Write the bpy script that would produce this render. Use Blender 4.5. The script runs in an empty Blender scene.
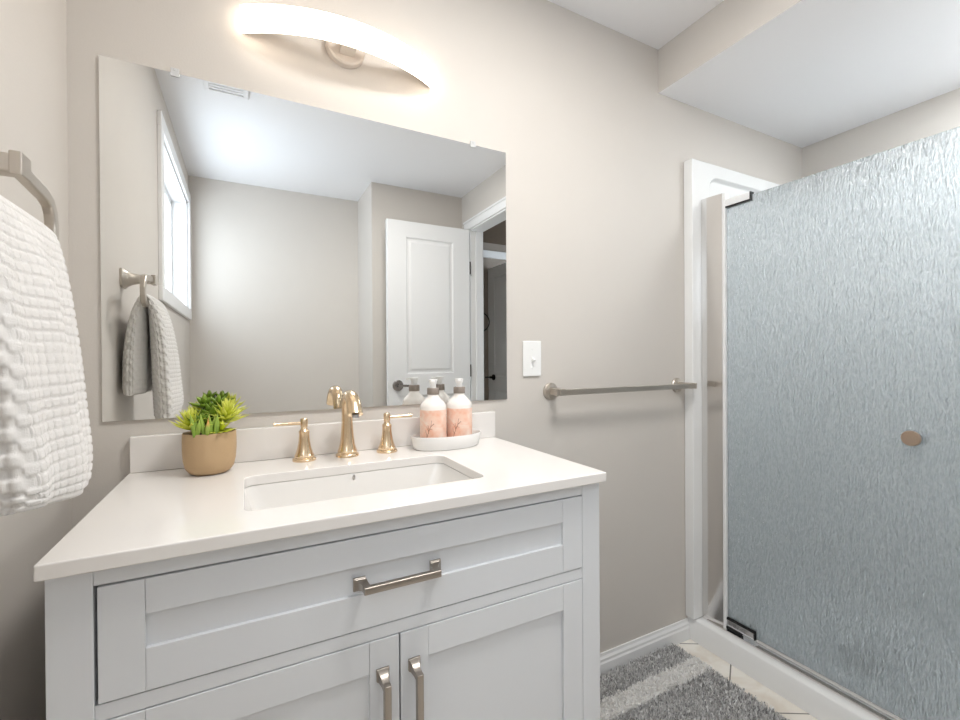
import bpy, bmesh, math, random
from mathutils import Vector, Matrix
PI = math.pi
random.seed(7)
C = bpy.context.scene.collection
SC = bpy.context.scene

# ---------------------------------------------------------------- camera, sky, lights, exposure
LX = -0.3216          # left wall plane
cam_d = bpy.data.cameras.new('camera'); cam = bpy.data.objects.new('camera', cam_d); C.objects.link(cam)
R_ = Vector((0.886758, -0.462192, -0.006177)); U_ = Vector((0.007652, 0.001317, 0.99997)); F_ = Vector((0.46217, 0.886779, -0.004704))
M = Matrix.Identity(4)
for i in range(3):
    M[i][0] = R_[i]; M[i][1] = U_[i]; M[i][2] = -F_[i]
M[0][3], M[1][3], M[2][3] = 0.0, -1.2, 1.1205
cam.matrix_world = M
cam_d.sensor_width = 36; cam_d.lens = 446.93 / 960 * 36; cam_d.clip_start = 0.02
SC.camera = cam

world = bpy.data.worlds.new('sky'); SC.world = world; world.use_nodes = True
bg = world.node_tree.nodes['Background']
bg.inputs[0].default_value = (0.80, 0.90, 1.0, 1); bg.inputs[1].default_value = 3.0

def area(name, loc, rot, sx, sy, power, col, portal=False, spread=None):
    l = bpy.data.lights.new(name, 'AREA'); l.shape = 'RECTANGLE'; l.size = sx; l.size_y = sy
    l.energy = power; l.color = col
    if portal: l.cycles.is_portal = True
    o = bpy.data.objects.new(name, l); C.objects.link(o); o.location = loc; o.rotation_euler = rot
    return o
# daylight enters by the window in the left wall
area('window_portal', (LX - 0.13, -1.6, 1.76), (0, -PI / 2, 0), 0.68, 1.0, 1.0, (1, 1, 1), portal=True)
# added fill light below the room ceiling, stands for no fixture
area('ceiling_fill', (0.62, -0.80, 2.275), (0, 0, 0), 0.34, 0.34, 5.8, (1.0, 0.98, 0.95))
area('shower_fill', (2.0, -0.80, 2.12), (0, 0, 0), 0.30, 0.20, 2.6, (0.90, 0.96, 1.0))  # extra fill added to brighten the shower alcove, no real lamp
# weak fill added in the hall, with no visible source
area('hall_fill', (2.9, -2.0, 2.0), (0, 0, 0), 0.2, 0.2, 0.35, (0.85, 0.92, 1.0))

SC.view_settings.view_transform = 'Standard'
SC.view_settings.look = 'None'
SC.view_settings.gamma = 1
SC.view_settings.use_curve_mapping = False
SC.view_settings.exposure = 1.40

# ---------------------------------------------------------------- materials
def lin(c):
    return tuple(((x / 255) / 12.92 if x / 255 <= 0.04045 else ((x / 255 + 0.055) / 1.055) ** 2.4) for x in c) + (1,)
def mat(name, rgb, rough=0.5, metal=0.0, bump=0.0, bscale=200, var=0.0, vscale=8, spec=0.5, coat=0.0, trans=0.0, ior=1.45, sss=0.0, aniso=None):
    m = bpy.data.materials.new(name); m.use_nodes = True
    nt = m.node_tree; b = nt.nodes['Principled BSDF']
    b.inputs['Base Color'].default_value = lin(rgb); b.inputs['Roughness'].default_value = rough
    b.inputs['Metallic'].default_value = metal; b.inputs['Specular IOR Level'].default_value = spec
    b.inputs['Coat Weight'].default_value = coat; b.inputs['Coat Roughness'].default_value = 0.08
    b.inputs['Transmission Weight'].default_value = trans; b.inputs['IOR'].default_value = ior
    if sss:
        b.inputs['Subsurface Weight'].default_value = sss; b.inputs['Subsurface Scale'].default_value = 0.01
    tc = nt.nodes.new('ShaderNodeTexCoord')
    if bump:
        n = nt.nodes.new('ShaderNodeTexNoise'); n.inputs['Scale'].default_value = bscale; n.inputs['Detail'].default_value = 3
        mp = nt.nodes.new('ShaderNodeMapping'); nt.links.new(tc.outputs['Object'], mp.inputs[0]); nt.links.new(mp.outputs[0], n.inputs['Vector'])
        if aniso: mp.inputs['Scale'].default_value = aniso
        bp = nt.nodes.new('ShaderNodeBump'); bp.inputs['Strength'].default_value = bump; bp.inputs['Distance'].default_value = 0.002
        nt.links.new(n.outputs[0], bp.inputs['Height']); nt.links.new(bp.outputs[0], b.inputs['Normal'])
    if var:
        n = nt.nodes.new('ShaderNodeTexNoise'); n.inputs['Scale'].default_value = vscale; n.inputs['Detail'].default_value = 4
        nt.links.new(tc.outputs['Object'], n.inputs['Vector'])
        mx = nt.nodes.new('ShaderNodeMix'); mx.data_type = 'RGBA'
        a = lin(rgb); mx.inputs[6].default_value = tuple(x * (1 - var) for x in a[:3]) + (1,)
        mx.inputs[7].default_value = tuple(min(1, x * (1 + var)) for x in a[:3]) + (1,)
        nt.links.new(n.outputs[0], mx.inputs[0]); nt.links.new(mx.outputs[2], b.inputs['Base Color'])
    return m

W_WALL = mat('greige_paint', (212, 206, 199), 0.55, bump=0.12, bscale=260, var=0.015, spec=0.3)
W_CEIL = mat('ceiling_paint', (246, 246, 248), 0.8, bump=0.1, bscale=120, spec=0.2)
W_TRIM = mat('white_trim_paint', (238, 238, 238), 0.35)
W_DOOR = mat('white_door_paint', (232, 232, 232), 0.4)
W_CAB = mat('cabinet_paint', (224, 226, 229), 0.38, spec=0.4)
W_GAP = mat('cabinet_interior', (70, 66, 60), 0.8)
W_QUARTZ = mat('quartz_top', (238, 234, 230), 0.14, var=0.012, vscale=14, spec=0.5)
W_CERAMIC = mat('sink_ceramic', (236, 233, 229), 0.1)
W_ACRYL = mat('shower_acrylic', (238, 238, 237), 0.16)
M_NICKEL = mat('brushed_nickel', (198, 190, 180), 0.36, 1.0, bump=0.05, bscale=300, aniso=(1, 1, 0.05))
M_PULL = mat('satin_nickel_pull', (166, 158, 150), 0.33, 1.0, bump=0.04, bscale=300)
M_GOLD = mat('champagne_bronze', (226, 202, 170), 0.24, 1.0)
M_CHROME = mat('chrome', (225, 225, 228), 0.07, 1.0)
M_ALU = mat('polished_aluminium', (226, 224, 222), 0.12, 1.0)
M_DARKCH = mat('dark_chrome', (165, 160, 158), 0.2, 1.0)
M_BLACK = mat('black_rubber', (22, 22, 22), 0.5)
M_BRONZE = mat('dark_hinge_metal', (70, 64, 58), 0.35, 0.9)
M_MIRROR = mat('mirror_silver', (240, 241, 240), 0.0, 1.0)
M_CLEAR = mat('clear_plastic', (245, 245, 245), 0.12, trans=0.3)
M_CANOPY = mat('cream_enamel', (226, 216, 206), 0.3)
M_POT = mat('beige_ceramic_pot', (194, 164, 126), 0.5, bump=0.15, bscale=150, var=0.04, vscale=30)
M_SOIL = mat('dark_soil', (46, 38, 28), 0.9, bump=0.6, bscale=200)
M_PLATE = mat('switch_plastic', (244, 244, 242), 0.3)
M_PUMPW = mat('pump_white', (246, 245, 243), 0.3)
M_COLLAR = mat('taupe_collar', (150, 138, 128), 0.45)
M_TRAY = mat('tray_ceramic', (242, 240, 237), 0.2)

def emit(name, rgb, s, base=(245, 245, 245)):
    m = mat(name, base, 0.4); b = m.node_tree.nodes['Principled BSDF']
    b.inputs['Emission Color'].default_value = lin(rgb); b.inputs['Emission Strength'].default_value = s
    return m
M_LAMP = emit('lit_lamp_shade', (255, 239, 220), 3.7)

def window_glass():
    m = bpy.data.materials.new('window_glass'); m.use_nodes = True; nt = m.node_tree
    for n in list(nt.nodes): nt.nodes.remove(n)
    o = nt.nodes.new('ShaderNodeOutputMaterial'); mx = nt.nodes.new('ShaderNodeMixShader')
    t = nt.nodes.new('ShaderNodeBsdfTransparent'); g = nt.nodes.new('ShaderNodeBsdfGlossy'); g.inputs['Roughness'].default_value = 0.02
    mx.inputs[0].default_value = 0.06
    nt.links.new(t.outputs[0], mx.inputs[1]); nt.links.new(g.outputs[0], mx.inputs[2]); nt.links.new(mx.outputs[0], o.inputs[0])
    return m
M_WGLASS = window_glass()

def rain_glass():
    m = bpy.data.materials.new('rain_glass'); m.use_nodes = True; nt = m.node_tree
    for n in list(nt.nodes): nt.nodes.remove(n)
    N = nt.nodes.new; L = nt.links.new
    tc = N('ShaderNodeTexCoord'); mp = N('ShaderNodeMapping'); mp.inputs['Scale'].default_value = (1, 1, 0.3)
    n = N('ShaderNodeTexNoise'); n.inputs['Scale'].default_value = 230; n.inputs['Detail'].default_value = 1
    n2 = N('ShaderNodeTexNoise'); n2.inputs['Scale'].default_value = 130; n2.inputs['Detail'].default_value = 2
    ad = N('ShaderNodeMath'); ad.operation = 'ADD'
    L(tc.outputs['Object'], mp.inputs[0]); L(mp.outputs[0], n.inputs['Vector']); L(mp.outputs[0], n2.inputs['Vector'])
    L(n.outputs[0], ad.inputs[0]); L(n2.outputs[0], ad.inputs[1])
    bp = N('ShaderNodeBump'); bp.inputs['Strength'].default_value = 1.0; bp.inputs['Distance'].default_value = 0.0042
    L(ad.outputs[0], bp.inputs['Height'])
    rf = N('ShaderNodeBsdfRefraction'); rf.inputs['Roughness'].default_value = 0.10; rf.inputs['IOR'].default_value = 1.3
    rf.inputs['Color'].default_value = (0.90, 0.965, 0.985, 1)
    tl = N('ShaderNodeBsdfTranslucent'); tl.inputs['Color'].default_value = (0.86, 0.945, 0.98, 1)
    df = N('ShaderNodeBsdfDiffuse'); df.inputs['Color'].default_value = (0.82, 0.915, 0.96, 1)
    gl = N('ShaderNodeBsdfGlossy'); gl.inputs['Roughness'].default_value = 0.06
    tr = N('ShaderNodeBsdfTransparent'); tr.inputs['Color'].default_value = (0.9, 0.96, 0.97, 1)
    for s in (rf, tl, df, gl): L(bp.outputs[0], s.inputs['Normal'])
    for sh_, c_ in ((tl, (0.90, 0.95, 0.985)), (df, (0.86, 0.92, 0.96)), (rf, (0.95, 0.978, 0.995))):
        rp = N('ShaderNodeValToRGB'); e = rp.color_ramp.elements
        e[0].position = 0.38; e[0].color = tuple(x * 0.90 for x in c_) + (1,); e[1].position = 0.60; e[1].color = tuple(min(1, x * 1.03) for x in c_) + (1,)
        L(n.outputs[0], rp.inputs[0]); L(rp.outputs[0], sh_.inputs['Color'])
    m1 = N('ShaderNodeMixShader'); m1.inputs[0].default_value = 0.22; L(rf.outputs[0], m1.inputs[1]); L(tl.outputs[0], m1.inputs[2])
    m2 = N('ShaderNodeMixShader'); m2.inputs[0].default_value = 0.14; L(m1.outputs[0], m2.inputs[1]); L(df.outputs[0], m2.inputs[2])
    m3 = N('ShaderNodeMixShader'); m3.inputs[0].default_value = 0.04; L(m2.outputs[0], m3.inputs[1]); L(tr.outputs[0], m3.inputs[2])
    lw = N('ShaderNodeFresnel'); lw.inputs['IOR'].default_value = 1.55; L(bp.outputs[0], lw.inputs['Normal'])
    m4 = N('ShaderNodeMixShader'); L(lw.outputs[0], m4.inputs[0]); L(m3.outputs[0], m4.inputs[1]); L(gl.outputs[0], m4.inputs[2])
    o = N('ShaderNodeOutputMaterial'); L(m4.outputs[0], o.inputs[0])
    return m
M_RAIN = rain_glass()

def floor_mat():
    m = mat('beige_floor_tile', (232, 226, 216), 0.35); nt = m.node_tree; b = nt.nodes['Principled BSDF']
    N = nt.nodes.new; L = nt.links.new
    g = N('ShaderNodeNewGeometry'); s = N('ShaderNodeSeparateXYZ'); L(g.outputs['Position'], s.inputs[0])
    def mth(op, a, bb=None):
        n = N('ShaderNodeMath'); n.operation = op
        for i, v in enumerate((a, bb)):
            if v is None: continue
            if isinstance(v, (int, float)): n.inputs[i].default_value = v
            else: L(v, n.inputs[i])
        return n.outputs[0]
    T = 0.336
    def lineof(expr, off):
        q = mth('DIVIDE', mth('SUBTRACT', expr, off), T)
        fr = mth('FRACT', mth('ADD', q, 100.5)); d = mth('ABSOLUTE', mth('SUBTRACT', fr, 0.5))
        return mth('LESS_THAN', d, 0.0022 / T)
    a = mth('ADD', mth('MULTIPLY', s.outputs[0], 0.5), mth('MULTIPLY', s.outputs[1], 0.866))
    c = mth('SUBTRACT', mth('MULTIPLY', s.outputs[1], 0.854), mth('MULTIPLY', s.outputs[0], 0.52))
    gr = mth('MAXIMUM', lineof(a, 0.397), lineof(c, -0.962))
    n = N('ShaderNodeTexNoise'); n.inputs['Scale'].default_value = 5; n.inputs['Detail'].default_value = 6; n.inputs['Distortion'].default_value = 1.5
    L(g.outputs['Position'], n.inputs['Vector'])
    r = N('ShaderNodeValToRGB'); r.color_ramp.elements[0].position = 0.35; r.color_ramp.elements[0].color = lin((222, 212, 198)); r.color_ramp.elements[1].position = 0.6; r.color_ramp.elements[1].color = lin((240, 236, 228))
    L(n.outputs[0], r.inputs[0])
    mx = N('ShaderNodeMix'); mx.data_type = 'RGBA'; L(gr, mx.inputs[0]); L(r.outputs[0], mx.inputs[6]); mx.inputs[7].default_value = lin((120, 116, 110)); L(mx.outputs[2], b.inputs['Base Color'])
    return m
M_FLOOR = floor_mat()

def attr_mat(name, attr, stops, rough=0.8, sss=0.0, spec=0.3, transl=0.0):
    m = mat(name, (128, 128, 128), rough, spec=spec, sss=sss); nt = m.node_tree; b = nt.nodes['Principled BSDF']
    a = nt.nodes.new('ShaderNodeAttribute'); a.attribute_name = attr
    r = nt.nodes.new('ShaderNodeValToRGB'); nt.links.new(a.outputs['Fac'], r.inputs[0]); nt.links.new(r.outputs[0], b.inputs['Base Color'])
    e = r.color_ramp.elements
    e[0].position = stops[0][0]; e[0].color = lin(stops[0][1]); e[1].position = stops[-1][0]; e[1].color = lin(stops[-1][1])
    for p_, c_ in stops[1:-1]:
        x = e.new(p_); x.color = lin(c_)
    return m
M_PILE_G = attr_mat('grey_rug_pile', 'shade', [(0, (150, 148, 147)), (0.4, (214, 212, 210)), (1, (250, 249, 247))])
M_PILE_W = attr_mat('white_rug_pile', 'shade', [(0, (250, 247, 242)), (1, (255, 254, 252))])
M_BACKING = mat('rug_backing', (205, 203, 200), 0.9)
M_LEAF_D = attr_mat('green_succulent_leaf', 'shade', [(0, (74, 104, 30)), (0.6, (122, 150, 52)), (1, (180, 192, 96))], 0.4)
M_LEAF_Y = attr_mat('lime_spiky_leaf', 'shade', [(0, (130, 160, 30)), (0.4, (204, 214, 50)), (1, (240, 240, 130))], 0.45)
M_LEAF_T = attr_mat('finger_succulent', 'shade', [(0, (100, 140, 44)), (0.74, (172, 196, 92)), (0.88, (232, 176, 110)), (1, (206, 96, 50))], 0.45)

def towel_mat():
    m = mat('white_waffle_terry', (232, 229, 226), 0.95, bump=0.45, bscale=900, spec=0.1)
    b = m.node_tree.nodes['Principled BSDF']; b.inputs['Sheen Weight'].default_value = 0.3
    return m
M_TOWEL = towel_mat()

def label_mat():
    m = mat('peach_watercolour_label', (240, 190, 160), 0.5); nt = m.node_tree; b = nt.nodes['Principled BSDF']
    tc = nt.nodes.new('ShaderNodeTexCoord'); n = nt.nodes.new('ShaderNodeTexNoise'); n.inputs['Scale'].default_value = 28; n.inputs['Detail'].default_value = 4; n.inputs['Distortion'].default_value = 1
    nt.links.new(tc.outputs['Object'], n.inputs['Vector'])
    r = nt.nodes.new('ShaderNodeValToRGB'); e = r.color_ramp.elements
    e[0].position = 0.32; e[0].color = lin((244, 186, 156)); e[1].position = 0.68; e[1].color = lin((252, 230, 216))
    nt.links.new(n.outputs[0], r.inputs[0]); nt.links.new(r.outputs[0], b.inputs['Base Color'])
    return m
M_LABEL = label_mat()
M_INK = mat('label_ink', (150, 96, 82), 0.6)
M_INKG = mat('label_grey_ink', (130, 116, 112), 0.6)

# ---------------------------------------------------------------- helpers
def finish(name, bm, m, parent=None, smooth=False, bevel=0.0, seg=2, angle=35):
    bmesh.ops.recalc_face_normals(bm, faces=bm.faces)
    me = bpy.data.meshes.new(name); bm.to_mesh(me); bm.free()
    o = bpy.data.objects.new(name, me); C.objects.link(o)
    me.materials.append(m)
    if parent is not None:
        w = Vector((0, 0, 0)); q = parent
        while q is not None: w = w + Vector(q.location); q = q.parent
        me.transform(Matrix.Translation(-w)); o.parent = parent
    if smooth or bevel:
        for p in me.polygons: p.use_smooth = True
        me.set_sharp_from_angle(angle=math.radians(angle))
    if bevel:
        md = o.modifiers.new('edge_bevel', 'BEVEL'); md.width = bevel; md.segments = seg; md.limit_method = 'ANGLE'; md.angle_limit = math.radians(40)
        md.harden_normals = True
    return o
def thing(name, label, cat, loc, group=None):
    o = bpy.data.objects.new(name, None); C.objects.link(o); o.location = loc; o.empty_display_size = 0.05
    o['label'] = label; o['category'] = cat
    if group: o['group'] = group
    return o
def tag(o, label, cat, group=None):
    o['label'] = label; o['category'] = cat
    if group: o['group'] = group
    return o
def centre(o):
    """put a single-mesh thing's origin at its own base"""
    vs = [v.co for v in o.data.vertices]
    c = Vector((sum((min(v[i] for v in vs), max(v[i] for v in vs))) / 2 for i in range(3))); c.z = min(v.z for v in vs)
    o.data.transform(Matrix.Translation(-c)); o.location = c
    return o
def struct(o): o['kind'] = 'structure'; return o
def box(bm, x0, x1, y0, y1, z0, z1):
    vs = [bm.verts.new((x, y, z)) for x in (x0, x1) for y in (y0, y1) for z in (z0, z1)]
    for f in ((0, 1, 3, 2), (4, 6, 7, 5), (0, 4, 5, 1), (2, 3, 7, 6), (0, 2, 6, 4), (1, 5, 7, 3)): bm.faces.new([vs[i] for i in f])
def bx(*a):
    bm = bmesh.new(); box(bm, *a); return bm
def lathe(bm, prof, c, seg=40, axis='Z', cap=True, sx=1, sy=1):
    rings = []
    for r, h in prof:
        ring = []
        for k in range(seg):
            t = 2 * PI * k / seg; a, b = r * math.cos(t) * sx, r * math.sin(t) * sy
            p = {'Z': (a, b, h), 'Y': (a, h, b), 'X': (h, a, b)}[axis]
            ring.append(bm.verts.new(Vector(c) + Vector(p)))
        rings.append(ring)
    for i in range(len(rings) - 1):
        for k in range(seg):
            bm.faces.new((rings[i][k], rings[i][(k + 1) % seg], rings[i + 1][(k + 1) % seg], rings[i + 1][k]))
    if cap:
        bm.faces.new(rings[0]); bm.faces.new(rings[-1])
def sweep(bm, pts, sec, up=Vector((0, 0, 1)), cap=True, scales=None):
    """sweep a closed 2-D section (list of (a,b)) along pts; a along side, b along up"""
    pts = [Vector(p) for p in pts]; rings = []
    for i, p in enumerate(pts):
        t = (pts[min(i + 1, len(pts) - 1)] - pts[max(i - 1, 0)]).normalized()
        s = t.cross(up)
        if s.length < 1e-4: s = t.cross(Vector((0, 1, 0)))
        s.normalize(); u = s.cross(t).normalized()
        k = scales[i] if scales else 1
        kk = k if isinstance(k, tuple) else (k, k)
        rings.append([bm.verts.new(p + s * a * kk[0] + u * b * kk[1]) for a, b in sec])
    n = len(sec)
    for i in range(len(rings) - 1):
        for k in range(n): bm.faces.new((rings[i][k], rings[i][(k + 1) % n], rings[i + 1][(k + 1) % n], rings[i + 1][k]))
    if cap: bm.faces.new(rings[0]); bm.faces.new(rings[-1])
def circ(r, n=16): return [(r * math.cos(2 * PI * k / n), r * math.sin(2 * PI * k / n)) for k in range(n)]
def rrect(w, h, r, n=4):
    out = []
    for cx, cy, a0 in ((w / 2 - r, h / 2 - r, 0), (-w / 2 + r, h / 2 - r, 90), (-w / 2 + r, -h / 2 + r, 180), (w / 2 - r, -h / 2 + r, 270)):
        for k in range(n + 1):
            a = math.radians(a0 + 90 * k / n); out.append((cx + r * math.cos(a), cy + r * math.sin(a)))
    return out
def bez(p0, p1, p2, p3, n=14):
    p0, p1, p2, p3 = map(Vector, (p0, p1, p2, p3))
    return [(1 - t) ** 3 * p0 + 3 * (1 - t) ** 2 * t * p1 + 3 * (1 - t) * t * t * p2 + t ** 3 * p3 for t in [i / n for i in range(n + 1)]]

# ---------------------------------------------------------------- the room
ZC, ZS = 2.2923, 2.127
YR, YS, XS, XD = -2.19, -1.775, 0.74, 1.40      # rear wall, stepped rear wall, step, doorway wall
WY0, WY1, WZ0, WZ1 = -2.08, -1.12, 1.43, 2.09   # window opening
struct(finish('floor', bx(LX - 0.12, 3.3, -3.3, 0.12, -0.05, 0), M_FLOOR))
bm = bmesh.new(); box(bm, LX - 0.12, 3.3, -3.3, 0.12, ZC, ZC + 0.05)
struct(finish('ceiling', bm, W_CEIL))
struct(finish('wall_back', bx(LX - 0.12, 2.5, 0, 0.1, 0, ZC), W_WALL))
bm = bmesh.new()
box(bm, LX - 0.12, LX, -2.3, WY0, 0, ZC); box(bm, LX - 0.12, LX, WY1, 0, 0, ZC)
box(bm, LX - 0.12, LX, WY0, WY1, 0, WZ0); box(bm, LX - 0.12, LX, WY0, WY1, WZ1, ZC)
struct(finish('wall_left', bm, W_WALL))
bm = bmesh.new(); box(bm, LX, XS, YR - 0.1, YR, 0, ZC); box(bm, XS, XD, YR - 0.1, YS, 0, ZC)
struct(finish('wall_rear', bm, W_WALL))
DY0, DY1, DZ = -1.655, -1.06, 2.032
bm = bmesh.new(); box(bm, XD, XD + 0.1, YR - 0.1, DY0, 0, ZC); box(bm, XD, XD + 0.1, DY1, -1.0, 0, ZC); box(bm, XD, XD + 0.1, DY0, DY1, DZ, ZC)
struct(finish('wall_doorway', bm, W_WALL))
struct(finish('wall_right', bx(2.39, 2.5, -1.0, 0, 0, ZC), W_WALL))
struct(finish('wall_shower_end', bx(XD, 2.5, -1.1, -1.0, 0, ZC).copy() if False else bx(XD + 0.1, 2.5, -1.1, -1.0, 0, ZC), W_WALL))
# dropped ceiling over the shower: painted front, white underside
bm = bmesh.new(); box(bm, XD, 2.39, -1.0, 0, ZS, ZC - 0.0005)
so = struct(finish('ceiling_soffit', bm, W_WALL))
so.data.materials.append(W_CEIL)
for p in so.data.polygons:
    if abs(p.normal.z) > 0.9: p.material_index = 1
# hall beyond the doorway
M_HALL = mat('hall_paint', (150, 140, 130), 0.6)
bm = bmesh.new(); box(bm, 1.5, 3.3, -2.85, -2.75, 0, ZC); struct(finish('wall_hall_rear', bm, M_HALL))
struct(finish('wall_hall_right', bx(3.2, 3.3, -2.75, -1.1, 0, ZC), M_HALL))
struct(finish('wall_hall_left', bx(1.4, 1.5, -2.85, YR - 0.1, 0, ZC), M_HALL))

M_HALLC = mat('hall_ceiling_dimmed', (112, 98, 84), 0.7)  # dimness of the hall ceiling put into this darker brown
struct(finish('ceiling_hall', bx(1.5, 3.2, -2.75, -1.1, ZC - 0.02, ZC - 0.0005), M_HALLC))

# baseboards
def baseboard(name, pts, inward):
    """profile swept on straight runs; pts (x,y) list pairs, inward = unit (x,y)"""
    prof = [(0, 0), (0.014, 0), (0.014, 0.046), (0.011, 0.052), (0.0105, 0.06), (0.006, 0.068), (0.005, 0.077), (0, 0.077)]
    bm = bmesh.new(); (xa, ya), (xb, yb) = pts
    A = [bm.verts.new((xa + inward[0] * d, ya + inward[1] * d, z)) for d, z in prof]
    B = [bm.verts.new((xb + inward[0] * d, yb + inward[1] * d, z)) for d, z in prof]
    for i in range(len(prof)): j = (i + 1) % len(prof); bm.faces.new((A[i], A[j], B[j], B[i]))
    bm.faces.new(A); bm.faces.new(B)
    return struct(finish(name, bm, W_TRIM))
baseboard('baseboard_back', ((LX, 0), (1.55, 0)), (0, -1))
baseboard('baseboard_left', ((LX, -0.015), (LX, YR)), (1, 0))
baseboard('baseboard_rear', ((LX, YR), (XS, YR)), (0, 1))
baseboard('baseboard_step', ((XS, YS), (XD, YS)), (0, 1))

# window in the left wall
wd = bpy.data.objects.new('window_1', None); C.objects.link(wd); wd.location = (LX, -1.6, WZ0); struct(wd)
bm = bmesh.new(); cw = 0.062
box(bm, LX, LX + 0.016, WY0 - cw, WY1 + cw, WZ1, WZ1 + cw); box(bm, LX, LX + 0.016, WY0 - cw, WY1 + cw, WZ0 - cw, WZ0)
box(bm, LX, LX + 0.016, WY0 - cw, WY0, WZ0, WZ1); box(bm, LX, LX + 0.016, WY1, WY1 + cw, WZ0, WZ1)
finish('casing', bm, W_TRIM, wd, bevel=0.003)
bm = bmesh.new()
box(bm, LX - 0.12, LX, WY0, WY0 + 0.012, WZ0, WZ1); box(bm, LX - 0.12, LX, WY1 - 0.012, WY1, WZ0, WZ1)
box(bm, LX - 0.12, LX, WY0, WY1, WZ0, WZ0 + 0.012); box(bm, LX - 0.12, LX, WY0, WY1, WZ1 - 0.012, WZ1)
finish('jamb', bm, W_TRIM, wd)
def sash(y0, y1, x):
    bm = bmesh.new(); t = 0.035
    z0, z1 = WZ0 + 0.013, WZ1 - 0.013
    box(bm, x, x + 0.025, y0, y0 + t, z0, z1); box(bm, x, x + 0.025, y1 - t, y1, z0, z1)
    box(bm, x, x + 0.025, y0 + t, y1 - t, z0, z0 + t); box(bm, x, x + 0.025, y0 + t, y1 - t, z1 - t, z1)
    s = finish('sash', bm, W_TRIM, wd, bevel=0.002)
    g = finish('pane', bx(x + 0.009, x + 0.014, y0 + t, y1 - t, z0 + t, z1 - t), M_WGLASS, s)
sash(WY0 + 0.013, WY1 - 0.013, LX - 0.10)

# doorway casing and jambs
dc = bpy.data.objects.new('trim_1', None); C.objects.link(dc); dc.location = (XD, -1.36, 0); struct(dc)
def casing(x, s):
    bm = bmesh.new(); w = 0.058
    for (y0, y1, z0, z1) in ((DY0 - w, DY0 + 0.004, 0, DZ - 0.004), (DY1 - 0.004, DY1 + w, 0, DZ - 0.004), (DY0 - w, DY1 + w, DZ - 0.004, DZ + w)):
        box(bm, min(x, x + s * 0.012), max(x, x + s * 0.012), y0, y1, z0, z1)
        d = 0.014
        if z0 > 1: box(bm, min(x, x + s * 0.019), max(x, x + s * 0.019), y0, y1, z1 - d, z1)
        else:
            yy = (y0, y0 + d) if y0 < DY0 else (y1 - d, y1)
            box(bm, min(x, x + s * 0.019), max(x, x + s * 0.019), yy[0], yy[1], z0, z1)
    finish('casing', bm, W_TRIM, dc, bevel=0.002)
casing(XD, -1); casing(XD + 0.1, 1)
bm = bmesh.new()
box(bm, XD, XD + 0.1, DY0, DY0 + 0.014, 0, DZ); box(bm, XD, XD + 0.1, DY1 - 0.014, DY1, 0, DZ); box(bm, XD, XD + 0.1, DY0, DY1, DZ - 0.014, DZ)
box(bm, XD + 0.042, XD + 0.056, DY0 + 0.014, DY0 + 0.026, 0, DZ - 0.014); box(bm, XD + 0.042, XD + 0.056, DY1 - 0.026, DY1 - 0.014, 0, DZ - 0.014)
finish('jamb', bm, W_TRIM, dc)

def panel_leaf(bm, w, h, t, panels, rec=0.006):
    """leaf in local XZ, thickness along Y from 0 to t; both faces with recessed, raised-field panels"""
    xs = sorted(set([0, w] + [p[0] for p in panels] + [p[1] for p in panels])); zs = sorted(set([0, h] + [p[2] for p in panels] + [p[3] for p in panels]))
    def inpanel(x, z): return any(p[0] < x < p[1] and p[2] < z < p[3] for p in panels)
    for s, y in ((0, 0.0), (1, t)):
        d = 1 if s == 0 else -1
        for i in range(len(xs) - 1):
            for j in range(len(zs) - 1):
                if inpanel((xs[i] + xs[i + 1]) / 2, (zs[j] + zs[j + 1]) / 2): continue
                bm.faces.new([bm.verts.new((a, y, b)) for a, b in ((xs[i], zs[j]), (xs[i + 1], zs[j]), (xs[i + 1], zs[j + 1]), (xs[i], zs[j + 1]))])
        for (x0, x1, z0, z1) in panels:
            rects = []
            for ins, dep in ((0, 0), (0.008, rec), (0.020, rec), (0.034, rec * 0.25)):
                rects.append([bm.verts.new((a, y + d * dep, b)) for a, b in ((x0 + ins, z0 + ins), (x1 - ins, z0 + ins), (x1 - ins, z1 - ins), (x0 + ins, z1 - ins))])
            for a, b in zip(rects, rects[1:]):
                for k in range(4): bm.faces.new((a[k], a[(k + 1) % 4], b[(k + 1) % 4], b[k]))
            bm.faces.new(rects[-1])
    for a, b in (((0, 0), (w, 0)), ((w, 0), (w, h)), ((w, h), (0, h)), ((0, h), (0, 0))):
        bm.faces.new([bm.verts.new(q) for q in ((a[0], 0, a[1]), (b[0], 0, b[1]), (b[0], t, b[1]), (a[0], t, a[1]))])
    bmesh.ops.remove_doubles(bm, verts=bm.verts, dist=1e-5)

def lever(parent, m, x, y, z, s, side):
    """round rose on a leaf face at y, lever reaching along +x*s; side = direction out of the face"""
    bm = bmesh.new(); lathe(bm, [(0.031, 0), (0.036, 0.003 * side), (0.036, 0.008 * side), (0.030, 0.013 * side), (0.012, 0.013 * side), (0.011, 0.045 * side), (0.0, 0.046 * side)], (x, y, z), 28, 'Y')
    h = finish('door_handle', bm, m, parent, smooth=True)
    bm = bmesh.new(); pts = [(x - 0.008 * s, y + 0.042 * side, z), (x + 0.03 * s, y + 0.045 * side, z), (x + 0.075 * s, y + 0.044 * side, z - 0.002), (x + 0.115 * s, y + 0.037 * side, z - 0.004)]
    sweep(bm, pts, rrect(0.010, 0.016, 0.0045), scales=[1, 1, 0.85, 0.7]); finish('lever', bm, m, h, smooth=True)

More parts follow.
